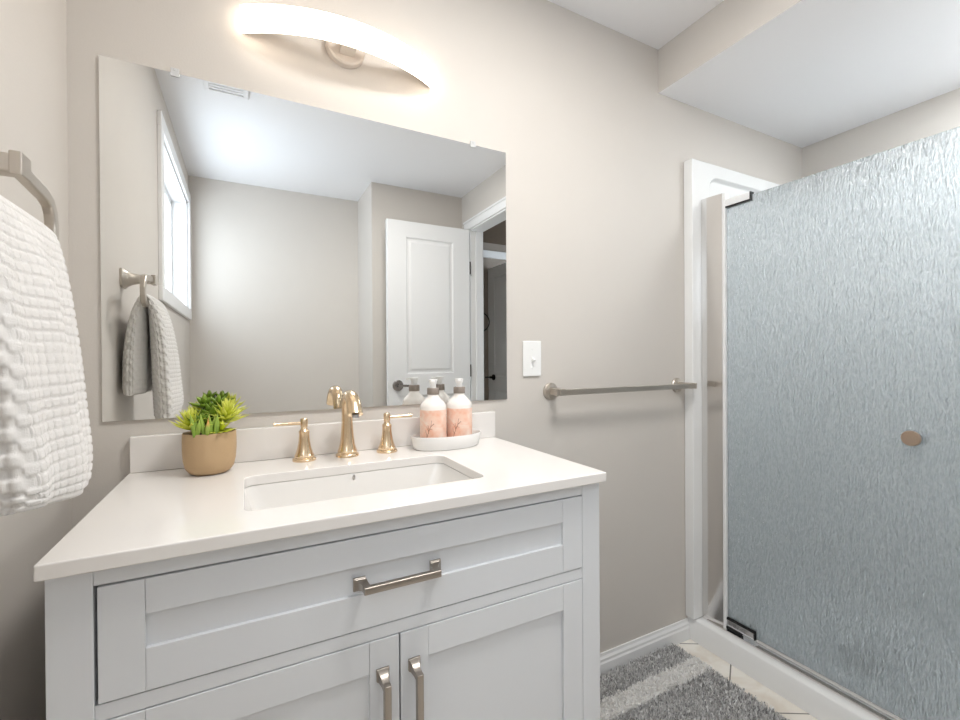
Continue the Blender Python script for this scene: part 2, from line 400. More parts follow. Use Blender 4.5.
# open room door seen in the mirror
door = bpy.data.objects.new('door_1', None); C.objects.link(door); door.location = (0.80, -1.655, 0.008); struct(door)
bm = bmesh.new(); panel_leaf(bm, 0.585, 2.008, 0.035, [(0.125, 0.46, 0.22, 0.87), (0.125, 0.46, 1.01, 1.905)], 0.009)
bm.transform(Matrix.Translation((0.80, -1.655, 0.008))); finish('door_leaf', bm, W_DOOR, door)
lever(door, M_DARKCH, 0.863, -1.62, 0.945, 1, 1)
for z in (1.75, 1.03, 0.3):
    bm = bmesh.new(); lathe(bm, [(0.006, 0), (0.006, 0.085)], (1.392, -1.628, z - 0.04), 12); box(bm, 1.386, 1.399, -1.650, -1.630, z - 0.04, z + 0.045)
    finish('hinge', bm, M_BRONZE, door)

# hall door, its trim and the towel ring seen through the doorway
hd = bpy.data.objects.new('door_2', None); C.objects.link(hd); hd.location = (2.145, -2.745, 0.008); struct(hd)
bm = bmesh.new(); panel_leaf(bm, 0.7, 2.0, 0.035, [(0.12, 0.58, 0.2, 0.80), (0.12, 0.58, 0.93, 1.9)])
bm.transform(Matrix.Rotation(PI / 2, 4, 'Z')); bm.transform(Matrix.Translation((2.18, -2.745, 0.008))); finish('door_leaf', bm, W_DOOR, hd)
bm = bmesh.new(); lathe(bm, [(0.028, 0), (0.028, -0.012), (0.011, -0.013), (0.011, -0.05)], (2.145, -2.63, 0.93), 24, 'X'); h_ = finish('door_handle', bm, M_BLACK, hd, smooth=True)
bm = bmesh.new(); sweep(bm, [(2.098, -2.62, 0.93), (2.098, -2.70, 0.93), (2.105, -2.73, 0.925)], rrect(0.016, 0.012, 0.005)); finish('lever', bm, M_BLACK, h_, smooth=True)
struct(finish('trim_2', bx(1.8, 2.9, -2.75, -2.72, 2.12, 2.19), W_TRIM, bevel=0.004))
tr = thing('towel_ring', 'small black round towel ring seen through the doorway in the mirror', 'towel ring', (2.05, -2.75, 1.40))
bm = bmesh.new(); box(bm, 2.015, 2.085, -2.75, -2.725, 1.55, 1.575); finish('bracket', bm, M_BLACK, tr, bevel=0.003)
bm = bmesh.new(); sweep(bm, [(2.05 + 0.09 * math.sin(2 * PI * k / 32), -2.715, 1.475 + 0.09 * math.cos(2 * PI * k / 32)) for k in range(33)], circ(0.005, 8), up=Vector((0, 1, 0)), cap=False)
finish('ring', bm, M_BLACK, tr, smooth=True)

# ceiling vent
cv = thing('ceiling_vent', 'white slotted exhaust vent grille on the ceiling, seen at the mirror top', 'vent', (-0.07, -1.0, ZC))
bm = bmesh.new(); x0, x1, y0, y1 = -0.155, 0.015, -1.075, -0.86
for a in ((x0, x1, y0, y0 + 0.02), (x0, x1, y1 - 0.02, y1), (x0, x0 + 0.02, y0 + .02, y1 - .02), (x1 - 0.02, x1, y0 + .02, y1 - .02)): box(bm, *a, ZC - 0.01, ZC)
finish('frame', bm, W_CEIL, cv, bevel=0.002)
bm = bmesh.new()
for k in range(10): y = y0 + 0.028 + k * 0.0205; box(bm, x0 + 0.02, x1 - 0.02, y, y + 0.012, ZC - 0.008, ZC - 0.004)
finish('louvre', bm, W_CEIL, cv)

# ---------------------------------------------------------------- shower
SX, SY = 1.539, -0.04
def inset_panel(bm, A, B, n, z0, z1, x_in, zi0, zi1, dep):
    pass
sh = thing('shower_surround', 'glossy white acrylic shower surround panels with inset back panel', 'shower surround', (1.95, -0.5, 0.09))
# back panel slab with an inset field
bm = bmesh.new(); x0, x1, z0, z1 = SX, 2.388, 0.09, 1.893
xi0, xi1, zi0, zi1 = SX + 0.105, 2.27, 0.30, 1.842
def ringface(bm, rects):
    for a, b in zip(rects, rects[1:]):
        for k in range(len(a)): bm.faces.new((a[k], a[(k + 1) % len(a)], b[(k + 1) % len(a)], b[k]))
R0 = [bm.verts.new(q) for q in ((x0, -0.0005, z0), (x1, -0.0005, z0), (x1, -0.0005, z1), (x0, -0.0005, z1))]
R1 = [bm.verts.new((v.co.x, SY, v.co.z)) for v in R0]
def rr(x0, x1, z0, z1, y, r): return [bm.verts.new(((x0 + x1) / 2 + a, y, (z0 + z1) / 2 + b)) for a, b in rrect(x1 - x0, z1 - z0, r, 6)]
def rr_outer():
    pts = []
    cs = [(x1, z1), (x0, z1), (x0, z0), (x1, z0)]
    return cs
Q1 = rr(xi0, xi1, zi0, zi1, SY, 0.05); Q2 = rr(xi0 + 0.012, xi1 - 0.012, zi0 + 0.012, zi1 - 0.012, SY + 0.016, 0.04)
ringface(bm, [R0, R1]); bm.faces.new(R0); ringface(bm, [Q1, Q2]); bm.faces.new(Q2)
# bridge outer square to rounded inner (quadrants)
corner = {0: R1[2], 1: R1[3], 2: R1[0], 3: R1[1]}; n_ = 7
for q in range(4):
    arc = Q1[q * n_:(q + 1) * n_]
    for a, b in zip(arc, arc[1:]): bm.faces.new((corner[q], a, b))
    nx = Q1[((q + 1) % 4) * n_]; bm.faces.new((corner[q], arc[-1], nx, corner[(q + 1) % 4]))
finish('back_panel', bm, W_ACRYL, sh, smooth=True, bevel=0.004, angle=30)
finish('side_panel', bx(2.35, 2.3885, -0.998, SY - 0.0005, 0.09, 1.893), W_ACRYL, sh, bevel=0.004)
finish('end_panel', bx(SX, 2.3495, -0.9985, -0.962, 0.09, 1.893), W_ACRYL, sh, bevel=0.004)

pan = thing('shower_pan', 'low white acrylic shower base with raised front curb', 'shower base', (1.95, -0.5, 0))
bm = bmesh.new(); CX0, CX1, CZ = 1.551, 1.655, 0.0875
prof = [(CX0, 0.0005), (CX0, CZ - 0.006), (CX0 + 0.006, CZ), (CX0 + 0.028, CZ), (CX0 + 0.034, CZ - 0.001), (CX1 - 0.004, CZ), (CX1, CZ - 0.006), (CX1 + 0.02, 0.05), (2.30, 0.045), (2.36, 0.0895), (2.388, 0.0895), (2.388, 0.0005)]
A = [bm.verts.new((x, -0.0005, z)) for x, z in prof]; B = [bm.verts.new((x, -0.9995, z)) for x, z in prof]
for i in range(len(prof)): j = (i + 1) % len(prof); bm.faces.new((A[i], A[j], B[j], B[i]))
bm.faces.new(A); bm.faces.new(B)
finish('base', bm, W_ACRYL, pan, smooth=True, angle=50)
# moulded cove against the back panel
bm = bmesh.new(); P = []
for k in range(9):
    a = PI / 2 * k / 8; P.append((SY - 0.10 * (1 - math.sin(a)), 0.046 + 0.0 + 0.14 * (1 - math.cos(a))))
sec = [(SY - 0.0005, 0.046)] + [(SY - 0.0005 - 0.10 * (1 - math.sin(PI / 2 * k / 8)), 0.046 + 0.14 * (1 - math.cos(PI / 2 * k / 8))) for k in range(9)]
A = [bm.verts.new((CX1 + 0.03, y, z)) for y, z in sec]; B = [bm.verts.new((2.345, y, z)) for y, z in sec]
for i in range(len(sec)): j = (i + 1) % len(sec); bm.faces.new((A[i], A[j], B[j], B[i]))
bm.faces.new(A); bm.faces.new(B)
finish('cove', bm, W_ACRYL, pan, smooth=True)
bm = bmesh.new(); lathe(bm, [(0.0, 0.0), (0.055, 0.0), (0.055, 0.004), (0.05, 0.006), (0.0, 0.006)], (1.885, -0.45, 0.047), 32)
drn = finish('drain', bm, M_BRONZE, pan, smooth=True)

# door assembly
XG = 1.607
sd = thing('shower_door', 'rain-textured glass shower door in a polished frame', 'shower door', (XG, -0.45, CZ))
# wall jamb: slightly bowed polished strip from the wall panel to the hinge stile
bm = bmesh.new(); sec = []
for k in range(9):
    t = k / 8; sec.append((-0.0415 - 0.081 * t, -0.0185 + 0.0085 * t - 0.0015 * math.sin(PI * t)))
sec2 = sec + [(y, x + 0.012) for y, x in reversed(sec)]
A = [bm.verts.new((XG + x, y, CZ + 0.0005)) for y, x in sec2]; B = [bm.verts.new((XG + x, y, 1.737)) for y, x in sec2]
for i in range(len(sec2)): j = (i + 1) % len(sec2); bm.faces.new((A[i], A[j], B[j], B[i]))
bm.faces.new(A); bm.faces.new(B)
finish('wall_jamb', bm, M_ALU, sd, smooth=True)
finish('hinge_stile', bx(XG - 0.012, XG + 0.012, -0.136, -0.123, CZ + 0.0005, 1.735), W_TRIM, sd, bevel=0.003)
g = bmesh.new(); box(g, XG - 0.003, XG + 0.003, -0.80, -0.138, 0.112, 1.699)
finish('glass_panel', g, M_RAIN, sd)
# pivots
for zz, s in ((1.699, -1), (0.112, 1)):
    o = bx(XG - 0.011, XG + 0.009, -0.232, -0.137, min(zz + 0.014 * 0 - 0.0 * s, zz + s * 0.026), max(zz, zz + s * 0.026))
    if s == -1: o = bx(XG - 0.011, XG + 0.009, -0.228, -0.137, 1.683, 1.709)
    else: o = bx(XG - 0.011, XG + 0.009, -0.238, -0.137, 0.106, 0.130)
    pv = finish('pivot_bracket', o, M_CHROME if s == 1 else W_TRIM, sd, bevel=0.002)
    bm = bmesh.new()
    if s == -1:
        box(bm, XG - 0.0115, XG + 0.0095, -0.232, -0.137, 1.678, 1.6827); box(bm, XG - 0.0115, XG + 0.0095, -0.2322, -0.2285, 1.6827, 1.709)
    else:
        box(bm, XG - 0.0115, XG + 0.0095, -0.242, -0.137, 0.1303, 0.137); box(bm, XG - 0.0115, XG + 0.0095, -0.242, -0.2383, 0.106, 0.1303); box(bm, XG - 0.014, XG + 0.006, -0.19, -0.137, 0.096, 0.1055)
    finish('gasket', bm, M_BLACK, pv)
finish('bottom_rail', bx(XG - 0.006, XG + 0.008, -0.80, -0.243, 0.100, 0.1125), M_ALU, sd, bevel=0.002)
finish('strike_stile', bx(XG - 0.012, XG + 0.012, -0.961, -0.805, CZ + 0.0005, 1.735), M_ALU, sd, bevel=0.003)
finish('sill_track', bx(XG - 0.022, XG + 0.02, -0.961, -0.06, CZ - 0.0005, CZ + 0.006), M_ALU, sd, bevel=0.002)
ky, kz = -0.672, 0.898
bm = bmesh.new(); lathe(bm, [(0.012, -0.003), (0.012, -0.006), (0.008, -0.008), (0.008, -0.022), (0.0205, -0.028), (0.0205, -0.034), (0.019, -0.036), (0.0, -0.0365)], (XG, ky, kz), 36, 'X')
finish('knob', bm, mat('satin_bronze_knob', (204, 182, 162), 0.35, 1.0), sd, smooth=True)
bm = bmesh.new(); lathe(bm, [(0.012, 0.003), (0.012, 0.006), (0.008, 0.008), (0.008, 0.022), (0.0205, 0.028), (0.0205, 0.034), (0.0, 0.0365)], (XG, ky, kz), 36, 'X')
finish('knob', bm, M_CHROME, sd, smooth=True)

# ---------------------------------------------------------------- vanity cabinet
VX0, VX1, VY, VZ = -0.2205, 0.662, -0.475, 0.859
cab = thing('vanity_cabinet', 'white shaker vanity cabinet with one wide drawer over two doors', 'vanity cabinet', (0.2225, -0.24, 0))
PX0, PX1 = -0.1745, 0.6155
bm = bmesh.new()
box(bm, VX0, PX0, VY, VY + 0.045, 0, VZ); box(bm, PX1, VX1, VY, VY + 0.045, 0, VZ)          # front legs / stiles
box(bm, VX0, PX0, -0.05, -0.016, 0, VZ); box(bm, PX1, VX1, -0.05, -0.016, 0, VZ)
box(bm, PX0, PX1, VY + 0.001, VY + 0.03, 0.8345, VZ); box(bm, PX0, PX1, VY + 0.001, VY + 0.03, 0.661, 0.6825); box(bm, PX0, PX1, VY + 0.001, VY + 0.03, 0.09, 0.135)
finish('face_frame', bm, W_CAB, cab, bevel=0.0012)
finish('side_panel', bx(VX0 + 0.006, VX0 + 0.022, VY + 0.045, -0.05, 0.09, VZ), W_CAB, cab)
finish('side_panel', bx(VX1 - 0.022, VX1 - 0.006, VY + 0.045, -0.05, 0.09, VZ), W_CAB, cab)
bm = bmesh.new(); box(bm, PX0 - 0.01, PX1 + 0.01, VY + 0.026, VY + 0.032, 0.095, 0.853); box(bm, VX0 + 0.02, VX1 - 0.02, -0.03, -0.02, 0.09, 0.855); box(bm, VX0 + 0.02, VX1 - 0.02, VY + 0.04, -0.03, 0.09, 0.105)
finish('carcass', bm, W_GAP, cab)
def shaker(name, x0, x1, z0, z1, st, rt, rb, parent):
    """frame of stiles and rails around a recessed flat field, hairline joints"""
    y = VY - 0.0005; d = 0.007; th = 0.022; bm = bmesh.new()
    box(bm, x0, x0 + st, y, y + th, z0, z1); box(bm, x1 - st, x1, y, y + th, z0, z1)
    box(bm, x0 + st + 0.0004, x1 - st - 0.0004, y + 0.0002, y + th, z1 - rt, z1); box(bm, x0 + st + 0.0004, x1 - st - 0.0004, y + 0.0002, y + th, z0, z0 + rb)
    box(bm, x0 + st - 0.001, x1 - st + 0.001, y + d, y + th - 0.002, z0 + rb - 0.001, z1 - rt + 0.001)
    return finish(name, bm, W_CAB, parent, bevel=0.0006)
dr = shaker('drawer', PX0 + 0.004, PX1 - 0.0015, 0.6845, 0.8325, 0.049, 0.0465, 0.056, cab)
d1 = shaker('door', PX0 + 0.003, 0.2217, 0.137, 0.6595, 0.049, 0.052, 0.055, cab)
d2 = shaker('door', 0.2243, PX1 - 0.0015, 0.137, 0.6595, 0.049, 0.052, 0.055, cab)
def pull(parent, cx, cz, L, vert):
    """square bar pull with flared feet that slope out from the face"""
    bm = bmesh.new(); y0 = VY - 0.0005
    def T(a, o, b): return (cx + b, y0 - o, cz + a) if vert else (cx + a, y0 - o, cz + b)
    h = L / 2; w = 0.0055
    for s in (-1, 1):
        rings = []
        for (ac, oo, ha, hb) in ((s * (h + 0.001), 0, 0.010, 0.0105), (s * (h + 0.001), 0.004, 0.010, 0.0105), (s * (h - 0.001), 0.006, 0.0085, 0.008), (s * (h - 0.005), 0.016, 0.0055, 0.006), (s * (h - 0.006), 0.0285, 0.0055, 0.0058)):
            rings.append([bm.verts.new(T(ac + i * ha, oo, j * hb)) for i, j in ((-1, -1), (1, -1), (1, 1), (-1, 1))])
        for a, b in zip(rings, rings[1:]):
            for k in range(4): bm.faces.new((a[k], a[(k + 1) % 4], b[(k + 1) % 4], b[k]))
        bm.faces.new(rings[0]); bm.faces.new(rings[-1])
    pts = [T(-h + 0.000, 0.0285, 0), T(h - 0.000, 0.0285, 0)]
    sweep(bm, pts, rrect(0.0115, 0.0105, 0.0015, 2) , up=Vector((0, 1, 0)))
    return finish('pull', bm, M_PULL, parent, bevel=0.0008)
pull(dr, 0.2215, 0.7605, 0.128, False)
pull(d1, 0.1935, 0.545, 0.115, True); pull(d2, 0.2475, 0.545, 0.115, True)

# ---------------------------------------------------------------- countertop with undermount sink
TX0, TX1, TY, TZ, TH = -0.2249, 0.6656, -0.4938, 0.88, 0.0205
ct = thing('countertop', 'white quartz vanity countertop with rectangular sink cutout', 'countertop', (0.22, -0.25, TZ - TH))
OX0, OX1, OY0, OY1 = -0.006, 0.428, -0.405, -0.165
bm = bmesh.new()
ocx, ocy = (OX0 + OX1) / 2, (OY0 + OY1) / 2
hole = rrect(OX1 - OX0, OY1 - OY0, 0.022, 6)
def level(z): return ([bm.verts.new((x, y, z)) for x, y in ((TX1, 0 - 0.0005), (TX0, -0.0005), (TX0, TY), (TX1, TY))], [bm.verts.new((ocx + a, ocy + b, z)) for a, b in hole])
ot, it = level(TZ); ob, ib = level(TZ - TH)
for o_, i_ in ((ot, it), (ob, ib)):
    for q in range(4):
        arc = i_[q * 7:(q + 1) * 7]
        for a, b in zip(arc, arc[1:]): bm.faces.new((o_[q], a, b))
        bm.faces.new((o_[q], arc[-1], i_[((q + 1) % 4) * 7], o_[(q + 1) % 4]))
ringface(bm, [ot, ob]); ringface(bm, [it, ib])
finish('slab', bm, W_QUARTZ, ct, bevel=0.0025, seg=3)
finish('backsplash', bx(-0.2219, 0.6665, -0.02, -0.0005, TZ + 0.0002, 0.957), W_QUARTZ, ct, bevel=0.0018, seg=3)

sk = thing('sink', 'white rectangular undermount sink set in the vanity countertop', 'sink', (ocx, ocy, 0.72))
bm = bmesh.new(); zt = TZ - TH - 0.0005
loops = []
for w, h, r, z in ((0.50, 0.30, 0.04, zt), (0.4355, 0.2415, 0.0225, zt), (0.433, 0.239, 0.024, zt - 0.006), (0.402, 0.226, 0.034, zt - 0.05), (0.352, 0.200, 0.045, zt - 0.105), (0.33, 0.155, 0.05, zt - 0.125), (0.10, 0.07, 0.03, zt - 0.134), (0.046, 0.046, 0.0229, zt - 0.136)):
    loops.append([bm.verts.new((ocx + a, ocy + b, z)) for a, b in rrect(w, h, r, 6)])
for w, h, r, z in ((0.046, 0.046, 0.0229, zt - 0.148), (0.36, 0.19, 0.05, zt - 0.138), (0.45, 0.262, 0.04, zt - 0.05), (0.50, 0.30, 0.04, zt - 0.012)):
    loops.append([bm.verts.new((ocx + a, ocy + b, z)) for a, b in rrect(w, h, r, 6)])
loops.append(loops[0]); ringface(bm, loops)
finish('basin', bm, W_CERAMIC, sk, smooth=True, angle=60)
bm = bmesh.new(); lathe(bm, [(0.0, -0.002), (0.021, -0.002), (0.0225, 0.0), (0.019, 0.003), (0.0, 0.004)], (ocx, ocy, zt - 0.136), 32); finish('drain', bm, M_GOLD, sk, smooth=True)
bm = bmesh.new(); lathe(bm, [(0.0, -0.002), (0.0035, -0.002), (0.0035, 0.001), (0.002, 0.0015), (0.0, 0.0015)], (ocx + 0.002, OY1 - 0.001, zt - 0.008), 16, 'Y', sy=1.8); finish('overflow_hole', bm, M_CHROME, sk, smooth=True)

# ---------------------------------------------------------------- faucet
FY = -0.065
fc = thing('faucet', 'champagne bronze arched faucet spout behind the sink', 'faucet', (0.219, FY, TZ))
bm = bmesh.new()
lathe(bm, [(0.0, 0.0), (0.0275, 0.0), (0.0275, 0.004), (0.0255, 0.007), (0.0225, 0.009), (0.0235, 0.013), (0.0215, 0.017), (0.018, 0.030), (0.0155, 0.05), (0.0138, 0.075), (0.013, 0.092)], (0.219, FY, TZ), 40)
finish('spout_base', bm, M_GOLD, fc, smooth=True)
path = bez((0.219, FY, TZ + 0.088), (0.219, FY + 0.006, TZ + 0.155), (0.219, FY - 0.045, TZ + 0.172), (0.219, FY - 0.082, TZ + 0.132), 20) + [Vector((0.219, FY - 0.096, TZ + 0.112))]
sec = [(0.0125 * math.cos(2 * PI * k / 20), 0.0125 * math.sin(2 * PI * k / 20)) for k in range(20)]
bm = bmesh.new(); n_ = len(path); sweep(bm, path, sec, up=Vector((0, 1, 0.001)), scales=[(1.03 + 0.38 * (i / n_), 1.03 - 0.10 * (i / n_)) for i in range(n_)])
finish('spout', bm, M_GOLD, fc, smooth=True, angle=60)
bm = bmesh.new(); lathe(bm, [(0.0, -0.004), (0.0085, -0.004), (0.0085, 0.003), (0.0, 0.003)], (0.219, FY - 0.097, TZ + 0.110), 20); finish('aerator', bm, M_CHROME, fc, smooth=True)
def tap(x, s, label):
    t = thing('tap', label, 'tap', (x, FY, TZ), 'lever taps beside the sink faucet')
    bm = bmesh.new()
    lathe(bm, [(0.0, 0.0), (0.0265, 0.0), (0.0265, 0.004), (0.0245, 0.0065), (0.0215, 0.008), (0.0222, 0.012), (0.0195, 0.017), (0.0155, 0.03), (0.0128, 0.045), (0.0115, 0.062), (0.0122, 0.066), (0.0122, 0.069), (0.0085, 0.0735), (0.007, 0.078), (0.007, 0.083), (0.0, 0.083)], (x, FY, TZ), 36)
    finish('base', bm, M_GOLD, t, smooth=True)
    bm = bmesh.new(); lathe(bm, [(0.0, 0.078), (0.0068, 0.078), (0.0085, 0.081), (0.0085, 0.0975), (0.0065, 0.1), (0.0, 0.1)], (x, FY, TZ), 24)
    sweep(bm, [(x, FY, TZ + 0.0885), (x + s * 0.02, FY, TZ + 0.0885), (x + s * 0.05, FY - 0.002, TZ + 0.089), (x + s * 0.066, FY - 0.003, TZ + 0.0895)], circ(0.0045, 14), scales=[1, 0.85, 0.8, 1.0])
    finish('lever', bm, M_GOLD, t, smooth=True, angle=50)
tap(0.119, -1, 'champagne bronze lever tap left of the spout, lever pointing left to the plant')
tap(0.319, 1, 'champagne bronze lever tap right of the spout, lever pointing right to the soap bottles')

# ---------------------------------------------------------------- mirror and clips
mr = thing('wall_mirror', 'large frameless rectangular mirror on the wall above the vanity', 'mirror', (0.2236, -0.003, 0.9916))
MX0, MX1, MZ0, MZ1 = -0.2695, 0.7165, 0.9916, 1.757
finish('glass', bx(MX0, MX1, -0.006, -0.0008, MZ0, MZ1), M_MIRROR, mr)
for x in (-0.137, 0.603):
    bm = bmesh.new(); box(bm, x - 0.008, x + 0.008, -0.0085, -0.0065, MZ1 - 0.008, MZ1 + 0.010); box(bm, x - 0.008, x + 0.008, -0.0065, -0.0005, MZ1 + 0.001, MZ1 + 0.010)
    lathe(bm, [(0.0, -0.010), (0.003, -0.010), (0.003, -0.0085), (0.0, -0.0085)], (x, 0, MZ1 + 0.006), 12, 'Y')
    finish('mirror_clip', bm, M_CLEAR, mr, bevel=0.001)

# ---------------------------------------------------------------- vanity light
vl = thing('vanity_light', 'lit curved white bar light above the mirror', 'wall light', (0.233, 0, 1.86))
half = 0.243; sag = 0.072
Rr = (half * half + sag * sag) / (2 * sag); a0 = math.asin(half / Rr)
def arc(y_off, n=36, ex=0.0): return [(0.233 + (Rr + y_off) * math.sin(t), -0.022 - sag + (Rr) - (Rr + y_off) * math.cos(t)) for t in [-(a0 + ex) + 2 * (a0 + ex) * k / n for k in range(n + 1)]]
def strip(bm, outer, inner, z0, z1, tilt=0.0):
    n = len(outer); V = [[bm.verts.new((x, y, z)) for (x, y), z in ((o, z0), (o, z1), (i, z1), (i, z0))] for o, i in zip(outer, inner)]
    for a, b in zip(V, V[1:]):
        for k in range(4): bm.faces.new((a[k], a[(k + 1) % 4], b[(k + 1) % 4], b[k]))
    bm.faces.new(V[0]); bm.faces.new(V[-1])
bm = bmesh.new(); strip(bm, arc(0), arc(-0.012), 1.883, 1.9445); finish('lamp_shade', bm, M_LAMP, vl, bevel=0.003)
bm = bmesh.new(); strip(bm, arc(-0.0125), arc(-0.0155), 1.888, 1.940); finish('backplate', bm, M_CANOPY, vl)
bm = bmesh.new(); lathe(bm, [(0.0, -0.0005), (0.050, -0.0005), (0.050, -0.018), (0.046, -0.022), (0.0, -0.022)], (0.233, 0, 1.929), 40, 'Y')
box(bm, 0.215, 0.251, -0.078, -0.0205, 1.900, 1.926); finish('canopy', bm, M_CANOPY, vl, smooth=True)

# ---------------------------------------------------------------- light switch
sw = thing('light_switch', 'white single toggle switch plate beside the mirror', 'light switch', (0.812, 0, 1.06))
bm = bmesh.new(); box(bm, 0.777, 0.847, -0.006, -0.0005, 1.06, 1.174); finish('plate', bm, M_PLATE, sw, bevel=0.0035, seg=3)
bm = bmesh.new(); box(bm, 0.8065, 0.8175, -0.0075, -0.006, 1.104, 1.130); finish('toggle_surround', bm, M_PLATE, sw, bevel=0.0008)
bm = bmesh.new(); sweep(bm, [(0.812, -0.006, 1.118), (0.812, -0.019, 1.110)], rrect(0.0075, 0.009, 0.001, 2), scales=[1, 0.8]); finish('toggle', bm, M_PLATE, sw, bevel=0.0006)
for z in (1.0865, 1.1475):
    bm = bmesh.new(); lathe(bm, [(0.0, -0.006), (0.0032, -0.006), (0.003, -0.0072), (0.0, -0.0075)], (0.812, 0, z), 14, 'Y'); finish('screw', bm, M_PLATE, sw, smooth=True)

# ---------------------------------------------------------------- towel bar
tb = thing('towel_bar', 'straight square brushed nickel towel bar between the vanity and shower', 'towel bar', (1.18, 0, 0.98))
zb = 1.009
for x in (0.885, 1.494):
    bm = bmesh.new(); lathe(bm, [(0.0, -0.0005), (0.0285, -0.0005), (0.0285, -0.005), (0.026, -0.008), (0.022, -0.009), (0.022, -0.012), (0.0135, -0.015), (0.0, -0.015)], (x, 0, zb), 36, 'Y')
    fl = finish('flange', bm, M_NICKEL, tb, smooth=True)
    bm = bmesh.new(); box(bm, x - 0.011, x + 0.011, -0.071, -0.014, zb - 0.010, zb + 0.012); finish('post', bm, M_NICKEL, fl, bevel=0.002)
finish('bar', bx(0.868, 1.512, -0.0695, -0.0575, zb - 0.009, zb + 0.0095), M_NICKEL, tb, bevel=0.0015)
for xa, xb in ((0.860, 0.868), (1.512, 1.522)): finish('end_cap', bx(xa, xb, -0.071, -0.056, zb - 0.0105, zb + 0.011), M_NICKEL, tb, bevel=0.0015)

# ---------------------------------------------------------------- towel ring holder on the left wall
RX, RYc, RZ = -0.252, -0.452, 1.359
th_ = thing('towel_holder', 'brushed nickel open towel ring on the left wall beside the mirror', 'towel holder', (LX, RYc, 1.27))
bm = bmesh.new(); rings = []
for d, w in ((0.0005, 0.032), (0.006, 0.032), (0.010, 0.026), (0.022, 0.017), (0.040, 0.0125), (0.078, 0.0115)):
    rings.append([bm.verts.new((LX + d, RYc + a, RZ + b)) for a, b in rrect(2 * w, 2 * w * (0.86 if d < 0.02 else 1.0), w * 0.3, 3)])
ringface(bm, rings); bm.faces.new(rings[0]); bm.faces.new(rings[-1])
finish('wall_post', bm, M_NICKEL, th_, smooth=True, angle=40)
pts = [(RX, -0.458, RZ), (RX, -0.43, RZ), (RX, -0.362, RZ - 0.006), (RX, -0.344, RZ - 0.012), (RX, -0.334, RZ - 0.024), (RX, -0.330, RZ - 0.04), (RX, -0.330, 1.30), (RX, -0.336, 1.284), (RX, -0.35, 1.279), (RX, -0.585, 1.279)]
bm = bmesh.new(); sweep(bm, pts, rrect(0.018, 0.013, 0.003, 3), up=Vector((1, 0, 0)))
finish('ring', bm, M_NICKEL, th_, bevel=0.0)
finish('ferrule', bx(RX + 0.0005, RX + 0.013, RYc - 0.0145, RYc + 0.0145, RZ - 0.0145, RZ + 0.0145), M_NICKEL, th_, bevel=0.002)

# ---------------------------------------------------------------- hanging towel
def smooth_path(ctrl, n):
    out = []
    P = [ctrl[0]] + ctrl + [ctrl[-1]]
    segs = len(ctrl) - 1
    for i in range(n + 1):
        t = i / n * segs; k = min(int(t), segs - 1); f = t - k
        p0, p1, p2, p3 = P[k], P[k + 1], P[k + 2], P[k + 3]
        out.append([0.5 * ((2 * p1[j]) + (-p0[j] + p2[j]) * f + (2 * p0[j] - 5 * p1[j] + 4 * p2[j] - p3[j]) * f * f + (-p0[j] + 3 * p1[j] - 3 * p2[j] + p3[j]) * f ** 3) for j in range(len(p1))])
    return out
# x, z, half thickness, y near mirror, y far
ctrl = [(-0.214, 0.940, 0.022, -0.385, -0.594), (-0.214, 0.99, 0.025, -0.383, -0.600), (-0.218, 1.05, 0.024, -0.385, -0.602), (-0.222, 1.12, 0.022, -0.387, -0.602), (-0.228, 1.19, 0.019, -0.386, -0.600), (-0.236, 1.25, 0.015, -0.374, -0.596),
        (-0.2425, 1.289, 0.009, -0.353, -0.590), (-0.2525, 1.2985, 0.0085, -0.346, -0.588), (-0.2635, 1.289, 0.009, -0.349, -0.588), (-0.276, 1.25, 0.013, -0.362, -0.588), (-0.284, 1.19, 0.017, -0.370, -0.588), (-0.288, 1.12, 0.019, -0.372, -0.590), (-0.289, 1.02, 0.020, -0.372, -0.592)]
NS, NT = 400, 440
st = smooth_path(ctrl, NS)
L = [0]
for a, b in zip(st, st[1:]): L.append(L[-1] + math.hypot(a[0] - b[0], a[1] - b[1]))
rings = []
SQ = 0.0125
# cross-section: superellipse resampled evenly by length
raw = []
for k in range(6001):
    t = 2 * PI * k / 6000; c, sn = math.cos(t), math.sin(t); ex = 2 / 3.6
    raw.append((math.copysign(abs(c) ** ex, c), math.copysign(abs(sn) ** ex, sn)))
cum = [0]
for a, b in zip(raw, raw[1:]): cum.append(cum[-1] + math.hypot((a[0] - b[0]) * 0.106, (a[1] - b[1]) * 0.021))
PER = cum[-1]; NQ = 2 * round(PER / SQ / 2); sect = []; q_ = 0
for k in range(NT):
    d = PER * k / NT
    while cum[q_ + 1] < d: q_ += 1
    f = (d - cum[q_]) / max(1e-9, cum[q_ + 1] - cum[q_])
    sect.append((raw[q_][0] + f * (raw[q_ + 1][0] - raw[q_][0]), raw[q_][1] + f * (raw[q_ + 1][1] - raw[q_][1]), k / NT * NQ))
def sm(x, a, b):
    t = max(0, min(1, (x - a) / (b - a))); return t * t * (3 - 2 * t)
